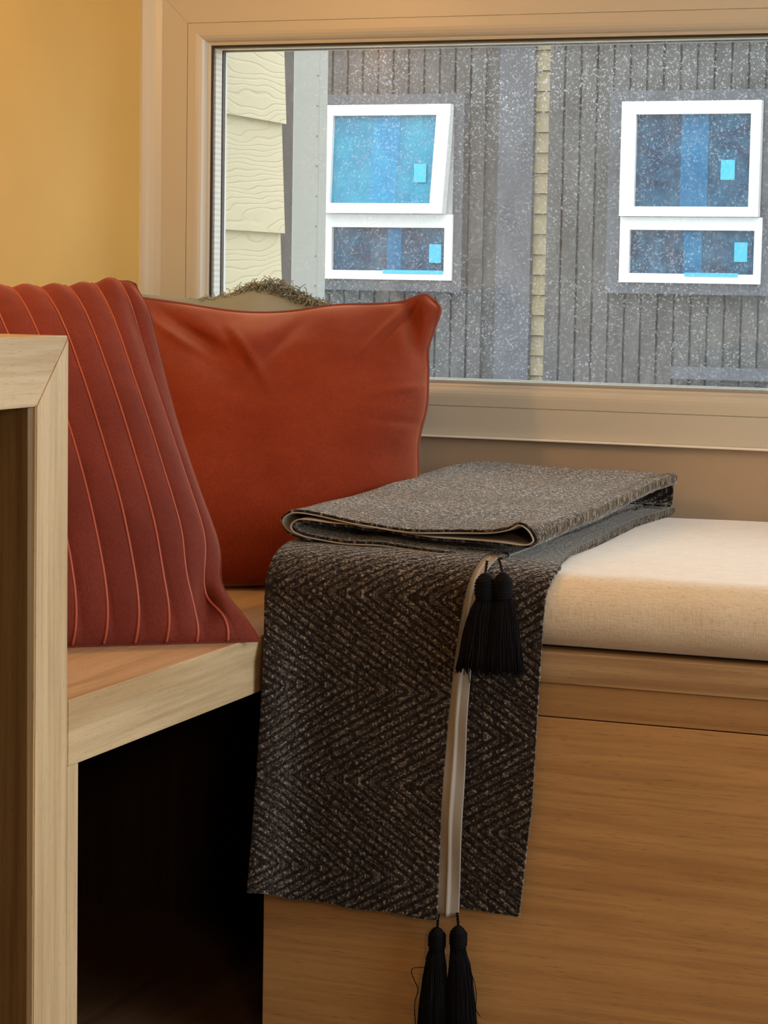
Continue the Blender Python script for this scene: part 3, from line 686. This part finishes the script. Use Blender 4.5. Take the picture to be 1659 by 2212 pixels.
# ================================================================ BLANKET
bl_ = tag(empty('folded_blanket', (-1.04, 2.8, 0.555)), 'charcoal herringbone knit blanket folded on the cream seat cushion and hanging over its front', 'blanket')
PIT = 0.0106
def tri(v): 
    per = 0.25; t = np.mod(v, per); return np.where(t < per/2, t, per-t)
def knit_uv(u, v): return np.stack([(u-0.62*tri(v))/1.177, (tri(v)+0.62*u)/1.177], -1)
def knit_h(uv, G, amp=0.0015):
    h = amp*(np.cos(uv[..., 1]*2*math.pi/PIT))
    return h
def drape(name, path, xl, xr, nx, step, tf, tb, mat, y_off=0.0, wav=0.0, seed=0, zturn=0.387, curl=False, knit=True, bottom=None, edge_roll=0.0):
    """path: (Y, z) polyline from the back to the hem; xl/xr: functions of normalised length"""
    Q, s = resample(path, step); L = s[-1]; n = len(Q)
    vs = 1.0-I_(-zturn, -Q[:, 1][Q[:, 0] < 2.80], s[Q[:, 0] < 2.80])   # the herringbone turns at this height
    a = np.linspace(0, 1, nx)
    G = np.zeros((nx, n, 3)); T = s/L
    X = xl(T)[None, :]*(1-a[:, None])+xr(T)[None, :]*a[:, None]
    G[..., 0] = X; G[..., 1] = Q[None, :, 0]+y_off; G[..., 2] = Q[None, :, 1]
    if bottom is not None:
        k = np.clip((T-0.6)/0.4, 0, 1)**1.0; G[..., 2] += bottom(a)[:, None]*k[None, :]
    if curl:
        wgt = np.exp(-(a/0.16)**2)[:, None]*np.clip((0.50-Q[:, 1])/0.08, 0, 1)[None, :]
        G[..., 1] -= 0.046*wgt; G[..., 0] += 0.0205*wgt
    Pn = G.reshape(-1, 3)*np.array([1, 1, 1]); wv = vnoise(Pn[:, [0, 2, 1]], 7, seed).reshape(nx, n)
    G[..., 1] += wav*wv*np.clip((T-0.25)*3, 0, 1)[None, :]
    G[..., 2] += 0.4*wav*wv*np.clip(1-(T)*3, 0, 1)[None, :]
    uv = knit_uv(X+0*s[None, :], vs+s[None, :]+0*X)
    uvr = uv if knit else None
    f = tf+(knit_h(uv, G) if knit else 0)+np.zeros((nx, n))
    if edge_roll: f = f+edge_roll*np.sqrt(np.clip(1-((np.abs(G[-1][None, :, 0]-G[..., 0])-0.011)/0.011)**2, 0, 1))*np.clip((Q[:, 0]-2.90)/0.25, 0, 1)[None, :]
    return shell(name, G, f, tb, mat, bl_, uvr)
PATH = [(2.835, 0.5605), (2.830, 0.5465), (2.808, 0.532), (2.7935, 0.515), (2.787, 0.49), (2.784, 0.44), (2.783, 0.34), (2.780, 0.22), (2.776, 0.0945)]
PB = [(3.655, 0.560), (3.40, 0.561), (3.15, 0.560), (2.95, 0.559), (2.88, 0.5585), (2.845, 0.557), (2.815, 0.549), (2.795, 0.533), (2.7860, 0.508), (2.7855, 0.45), (2.787, 0.34), (2.786, 0.22), (2.786, 0.103)]
PA = [(3.06, 0.5655), (2.95, 0.5655), (2.88, 0.5645), (2.842, 0.5625), (2.808, 0.553), (2.786, 0.534), (2.777, 0.508), (2.776, 0.45), (2.777, 0.34), (2.775, 0.22), (2.772, 0.0915)]
I_ = np.interp
def px_edge(pts, Y=2.778):
    q = [on(x, y, 1, Y) for x, y in pts]; q.sort(key=lambda r: r[2]); return [r[2] for r in q], [r[0] for r in q]
ezl, exl = px_edge([(576, 1240), (571, 1400), (561, 1600), (549, 1780), (537, 1925)])
ezs, exs = px_edge([(1013, 1228), (998, 1330), (984, 1420), (968, 1560), (954, 1760), (948, 1975)])
ezr, exr = px_edge([(1182, 1240), (1173, 1290), (1165, 1410), (1155, 1560), (1145, 1750), (1118, 1978)])
ezt, ext = px_edge([(1041, 1225), (1030, 1330), (1018, 1450), (1010, 1560), (1003, 1720), (991, 1976)])
def zfun(path):
    Q, s = resample(path, 0.004); T = s/s[-1]
    return lambda t: I_(t, T, Q[:, 1]), lambda t: I_(t, T, Q[:, 0])
zA, yA = zfun(PA); zB, yB = zfun(PB)
drape('front_panel', PA, lambda t: I_(zA(t), ezl, exl)-0.010*np.clip((yA(t)-2.84)/0.2, 0, 1), lambda t: I_(zA(t), ezs, exs), 190, 0.0020, 0.0022, 0.0028, 'knit', wav=0.004, seed=2, curl=True, bottom=lambda a: 0.004-0.008*a+0.0012*np.sin(a*19)+0.011*np.exp(-(a/0.16)**2))
def xrB(t):
    x = I_(zB(t), ezr, exr); y = yB(t)
    return np.where(y > 2.84, I_(y, [2.84, 2.98, 3.44, 3.655], [exr[-1]-0.004, -0.855, -0.880, -0.876]), x)
drape('back_panel', PB, lambda t: I_(zB(t), ezs, exs)-0.02-0.20*np.clip((yB(t)-2.9)/0.1, 0, 1), xrB, 110, 0.0022, 0.0020, 0.0025, 'knit', wav=0.003, seed=5, zturn=0.335, bottom=lambda a: 0.002-0.004*a, edge_roll=0.010)
PS = [(y-0.0045, z_) for y, z_ in PA[2:-1]]+[(2.7735, 0.0925)]
zS, yS = zfun([(y+0.003, z_) for y, z_ in PS])
def lining_strip():
    path = [(y+0.0040, z_) for y, z_ in PS]; Q, s = resample(path, 0.006); n = len(Q); nx = 25
    a = np.linspace(0, 1, nx); G = np.zeros((nx, n, 3))
    x0 = I_(Q[:, 1], ezs, exs)-0.004; x1 = I_(Q[:, 1], ezt, ext)
    G[..., 0] = x0[None]*(1-a[:, None])+x1[None]*a[:, None]
    crease = -0.0045*np.exp(-((a-0.5)/0.06)**2)+0.002*(1-a)
    G[..., 1] = Q[None, :, 0]+crease[:, None]*1.0; G[..., 2] = Q[None, :, 1]
    G[..., 1] += 0.0012*np.sin(Q[None, :, 1]*40+a[:, None]*3)
    return shell('lining_strip', G, 0.0008, 0.0008, 'lining', bl_)
o = lining_strip(); o['label'] = 'cream cotton lining showing along the fold'
# ---- the folded stack: one long cloth strip, seen end-on, zigzag
YS = 2.848
RIB = [(668, 1168), (628, 1152), (612, 1136), (610, 1122), (622, 1110), (646, 1106), (716, 1119), (793, 1133), (870, 1146), (947, 1149), (1044, 1150), (1094, 1144), (1121, 1133),
       (1139, 1142), (1150, 1156), (1154, 1170), (1136, 1179), (1082, 1172), (1005, 1167), (928, 1161), (870, 1153), (831, 1144), (793, 1141), (762, 1134), (716, 1131), (658, 1123),
       (638, 1130), (636, 1142), (650, 1152), (677, 1161), (735, 1172), (812, 1176), (870, 1184), (947, 1192), (1024, 1203), (1086, 1208)]
pathS = np.array([on(x, y, 1, YS)[[0, 2]] for x, y in RIB])
def ribbon(name, side, tf, tb, mat, nY, inset=0.0, knitted=True):
    Q, s = resample(pathS, 0.0022); n = len(Q)
    front_y = YS+inset
    t = np.linspace(0, 1, nY); Yb = 3.625 if knitted else YS+0.14
    G = np.zeros((n, nY, 3))
    x, z = Q[:, 0], Q[:, 1]
    iR = int(np.argmax(x)); xm = x.max(); zt = z[:iR+1].max()
    L_ = s/s[-1]; isR = np.arange(n)
    for j, tt in enumerate(t):
        y = front_y+(Yb-front_y)*tt
        f = min(1, (y-YS)/0.75)
        lift = I_(f, [0, 0.25, 1], [0, 0.007, 0.021])
        # at the back the right-hand fold opens: the plies between top and bottom draw inward
        op = max(0.0, (f-0.62)/0.38)
        xx = x+0.004*math.sin(5*f)+0.004*f
        xx = xx+np.where((isR > iR-2), 0, 0)
        dist = np.clip((x-(xm-0.05))/0.05, 0, 1)
        below = (isR > iR+1)
        # flatten the curled lip away from the front edge
        lip = np.exp(-((x-on(1121, 1133, 1, YS)[0])/0.012)**2)*(isR < iR)*(1-math.exp(-f*9))
        zz = z+lift*np.clip((z-0.55)/0.03, 0, 1)-lip*0.006
        # sag between the ends of the top ply evens out with depth
        topm = (isR < iR) & (z > 0.575)
        zlev = on(1094, 1146, 1, YS)[1+1]
        zz = np.where(topm, zz+(zlev-z)*0.75*(1-math.exp(-f*7)), zz)
        xx = np.where(below, xx-op*0.055*dist, xx)
        zz = np.where(below & (z > 0.56), zz-op*0.004, zz)
        G[:, j, 0] = xx; G[:, j, 1] = y+0.0; G[:, j, 2] = np.maximum(zz, 0.5465 if f < 0.04 else 0.5665)
    G[..., 1] += (0.004*np.sin(s*23)+0.003*np.sin(s*61+1))[:, None]*(1-t)[None]**2
    G[:, :, 2] += (0.0025*vnoise(G.reshape(-1, 3), 8, 4).reshape(n, nY))*np.clip(t*6, 0, 1)[None]
    uv = knit_uv(s[:, None]+0*t[None], 0.03+(Yb-front_y)*t[None]+0*s[:, None])
    # normal of the grid (s, Y): side +1 = outer (knit) side
    n_ = grid_normals(G); outer = -n_ if n_[len(Q)//5, nY//2, 2] < 0 else n_
    f = np.zeros((n, nY))+tf+(knit_h(uv, G, 0.0007) if knitted else 0)
    Aa = G+outer*f[..., None]; Bb = G+outer*tb
    V = np.vstack([Aa.reshape(-1, 3), Bb.reshape(-1, 3)]); N0 = n*nY; I = np.arange(N0).reshape(n, nY)
    a, b, c, d = I[:-1, :-1].ravel(), I[1:, :-1].ravel(), I[1:, 1:].ravel(), I[:-1, 1:].ravel()
    Fc = np.concatenate([np.stack([a, d, c, b], 1), np.stack([a+N0, b+N0, c+N0, d+N0], 1)]).tolist()
    rg = list(I[:, 0])+list(I[-1, 1:])+list(I[-2::-1, -1])+list(I[0, -2:0:-1])
    for i in range(len(rg)):
        p_, q_ = int(rg[i]), int(rg[(i+1) % len(rg)]); Fc.append([p_, q_, q_+N0, p_+N0])
    return mesh_obj(name, V, Fc, mat, bl_, True, np.vstack([uv.reshape(-1, 2)]*2))
ribbon('folded_stack', 1, 0.0030, -0.0004, 'knit', 250)
o = ribbon('stack_lining', 1, -0.0005, -0.0022, 'lining', 60, -0.003, False); o['label'] = 'cream cotton lining inside the folds'
# back end of the stack: the cloth turns over there
an = np.linspace(-1.2, 1.25, 14)*math.pi/2; nxb = 90
Gb = np.zeros((nxb, 14, 3)); Gb[..., 0] = np.linspace(-1.205, -0.874, nxb)[:, None]
Gb[..., 1] = 3.618+0.016*np.cos(an)[None]; Gb[..., 2] = 0.592+0.0245*np.sin(an)[None]
shell('back_fold', Gb, 0.0015, 0.0015, 'knit', bl_, knit_uv(Gb[..., 0], 0.02*an[None]+0*Gb[..., 0]))
# ---- tassels
def tassel(top, head, hem, spread, seed, r_head=0.0098, lean=0.0, threads=260):
    rnd = random.Random(seed)
    t = empty('tassel', tuple(head)); t.parent = bl_; t.matrix_parent_inverse = parent_inv(bl_)
    top, head, hem = Vector(top), Vector(head), Vector(hem)
    g = Geo(); k = 22
    for ph in (0, math.pi):     # twisted cord
        q = []
        for i in range(k):
            p = top.lerp(head+Vector((0, 0, r_head*1.2)), i/(k-1)); an = i*0.75+ph
            q.append(p+Vector((math.cos(an), math.sin(an), 0))*0.0009)
        V, Fc = tube_geo(q, 0.0012, 5); g.add(V, Fc)
    g.obj('cord', 'tassel', t)
    g = Geo()                   # head: bundle wrapped with thread
    prof = [(0.0, 1.55), (0.30, 1.48), (0.62, 1.2), (0.88, 0.75), (1.0, 0.2), (1.0, -0.35), (0.93, -0.85), (0.72, -1.25), (0.62, -1.5)]
    Q, _ = resample(prof, 34); V = []; Fc = []; S = 26
    for i, (rr, zz) in enumerate(Q):
        for j in range(S):
            an = 2*math.pi*j/S; bmp = 1+0.10*math.sin(i*1.9+j*0.9)+0.05*rnd.random()
            V.append((head.x+rr*r_head*bmp*math.cos(an), head.y+rr*r_head*0.8*bmp*math.sin(an), head.z+zz*r_head))
    for i in range(len(Q)-1):
        for j in range(S): Fc.append((i*S+j, (i+1)*S+j, (i+1)*S+(j+1) % S, i*S+(j+1) % S))
    g.add(V, Fc)
    for i in range(9):
        zz = head.z+r_head*(0.75-0.24*i); rr = r_head*(1.03 if 0 < i < 7 else 0.93)
        ring = [(head.x+rr*math.cos(a), head.y+rr*0.82*math.sin(a), zz+0.0012*math.sin(a+i)) for a in np.linspace(0, 2*math.pi, 20, endpoint=False)]
        V, Fc = tube_geo(ring, 0.0008, 4, True); g.add(V, Fc)
    g.obj('tassel_head', 'tassel', t)
    g = Geo(); nk = head+Vector((0, 0, -r_head*1.25))
    # inner bundle, tapered
    ax = hem-nk
    q = [nk+ax*f for f in np.linspace(0, 0.93, 9)]
    rads = [r_head*0.72+spread*0.62*min(1, f*1.0)**0.62 for f in np.linspace(0, 0.93, 9)]
    V, Fc = tube_geo(q, rads, 14); 
    V = [Vector((v.x, nk.y+(v.y-nk.y)*0.45, v.z)) for v in V]; g.add(V, Fc)
    for i in range(threads):
        an = rnd.uniform(0, 2*math.pi); rr = math.sqrt(rnd.random())*0.35+0.65
        e = hem+Vector((math.cos(an)*spread*rr, math.sin(an)*spread*0.45*rr, rnd.gauss(0, 0.0035)))
        st_ = nk+Vector((math.cos(an)*r_head*0.85*rr, math.sin(an)*r_head*0.5*rr, 0.002))
        q = []
        for f in np.linspace(0, 1, 7):
            ff = f**0.62
            p = Vector((st_.x+(e.x-st_.x)*ff, st_.y+(e.y-st_.y)*ff, st_.z+(e.z-st_.z)*f))
            w_ = 0.0007*math.sin(f*9+i)
            q.append(p+Vector((w_, 0, 0)))
        V, Fc = tube_geo(q, 0.00062, 4); g.add(V, Fc)
    o = g.obj('tassel_skirt', 'tassel', t); return t
YT = 2.756
def P3(px, py, Y=YT): return on(px, py, 1, Y)
tassel(P3(1052, 1212, 2.80), P3(1047, 1270, 2.758), P3(1030, 1447, 2.752), 0.0285, 1, 0.0125)
tassel(P3(1078, 1208, 2.80), P3(1086, 1268, 2.760), P3(1086, 1450, 2.750), 0.0285, 2, 0.0125)
Y2 = 2.775
tassel(P3(947, 1975, Y2), P3(944, 2030, Y2), P3(934, 2252, Y2-0.004), 0.0235, 3, 0.0112)
tassel(P3(988, 1972, Y2), P3(990, 2027, Y2), P3(997, 2245, Y2-0.004), 0.0235, 4, 0.0112)
def thread(pts, Y, r=0.0006):
    Q, _ = resample([on(x, y, 1, Y) for x, y in pts], 30); V, Fc = tube_geo(Q, r, 4); mesh_obj('loose_thread', V, Fc, 'tassel', bl_, True)
thread([(928, 2050), (922, 2064), (920, 2072), (924, 2082)], Y2-0.004)
thread([(919, 2090), (900, 2090), (891, 2092), (889, 2102), (896, 2120), (903, 2135), (901, 2148), (896, 2165), (896, 2190), (899, 2240)], Y2-0.004)
thread([(1012, 2085), (1024, 2120), (1029, 2150), (1028, 2180), (1038, 2196)], Y2-0.004)
thread([(1012, 1450), (1014, 1470), (1018, 1480), (1016, 1492)], 2.762)
# ================================================================ lamps (out of view; ceiling and floor lamp are added to light the room)
def added_ceiling_lamp(x, y, label):
    t = tag(empty('added_ceiling_lamp', (x, y, CEIL)), label, 'lamp')
    bm = bmesh.new(); bmesh.ops.create_cone(bm, cap_ends=True, segments=40, radius1=0.20, radius2=0.22, depth=0.035)
    for v in bm.verts: v.co += Vector((x, y, CEIL-0.018))
    bm_obj('lamp_body', bm, 'lampshade', t)
added_ceiling_lamp(-0.6, 1.0, 'added round flat brass ceiling lamp, unseen, above the middle of the room')
fl = tag(empty('added_floor_lamp', (0.80, -0.53, FL)), 'added brass floor lamp with a drum shade, unseen behind the viewer', 'lamp')
def lathe(name, prof, x, y, mat, par, S=32):
    V = [(x+r*math.cos(2*math.pi*j/S), y+r*math.sin(2*math.pi*j/S), z) for r, z in prof for j in range(S)]
    Fc = [(i*S+j, i*S+(j+1) % S, (i+1)*S+(j+1) % S, (i+1)*S+j) for i in range(len(prof)-1) for j in range(S)]
    return mesh_obj(name, V, Fc, mat, par, True)
lathe('base', [(0.001, FL), (0.13, FL), (0.13, FL+0.015), (0.02, FL+0.03), (0.012, FL+0.05)], 0.80, -0.53, 'lampshade', fl)
lathe('pole', [(0.012, FL+0.05), (0.012, 1.20)], 0.80, -0.53, 'lampshade', fl, 12)
lathe('shade', [(0.05, 1.20), (0.055, 1.20), (0.055, 1.60), (0.05, 1.60)], 0.80, -0.53, 'lampshade', fl)
sx, sy, sz = XW, 2.62, 1.62
ws = tag(empty('wall_lamp', (sx, sy, sz)), 'brass wall lamp on the left wall above the corner bench', 'lamp')
box('wall_plate', sx, sx+0.012, sy-0.05, sy+0.05, sz-0.07, sz+0.07, 'lampshade', ws, 0.003)
V, Fc = tube_geo([(sx+0.012, sy, sz), (sx+0.06, sy, sz+0.01), (sx+0.10, sy, sz-0.005), (sx+0.11, sy, sz-0.03)], 0.006, 10); mesh_obj('arm', V, Fc, 'lampshade', ws, True)
bm = bmesh.new(); bmesh.ops.create_uvsphere(bm, u_segments=20, v_segments=12, radius=0.03)
for v in bm.verts: v.co += Vector((sx+0.11, sy, sz-0.062))
bm_obj('bulb', bm, 'bulb', ws, True)
pl_ = bpy.data.lights.new('wall_lamp_light', 'POINT'); pl_.energy = 12.0; pl_.color = (1.0, 0.49, 0.14); pl_.shadow_soft_size = 0.035
po_ = bpy.data.objects.new('wall_lamp_light', pl_); COL.objects.link(po_); po_.location = (sx+0.115, sy, sz-0.13)
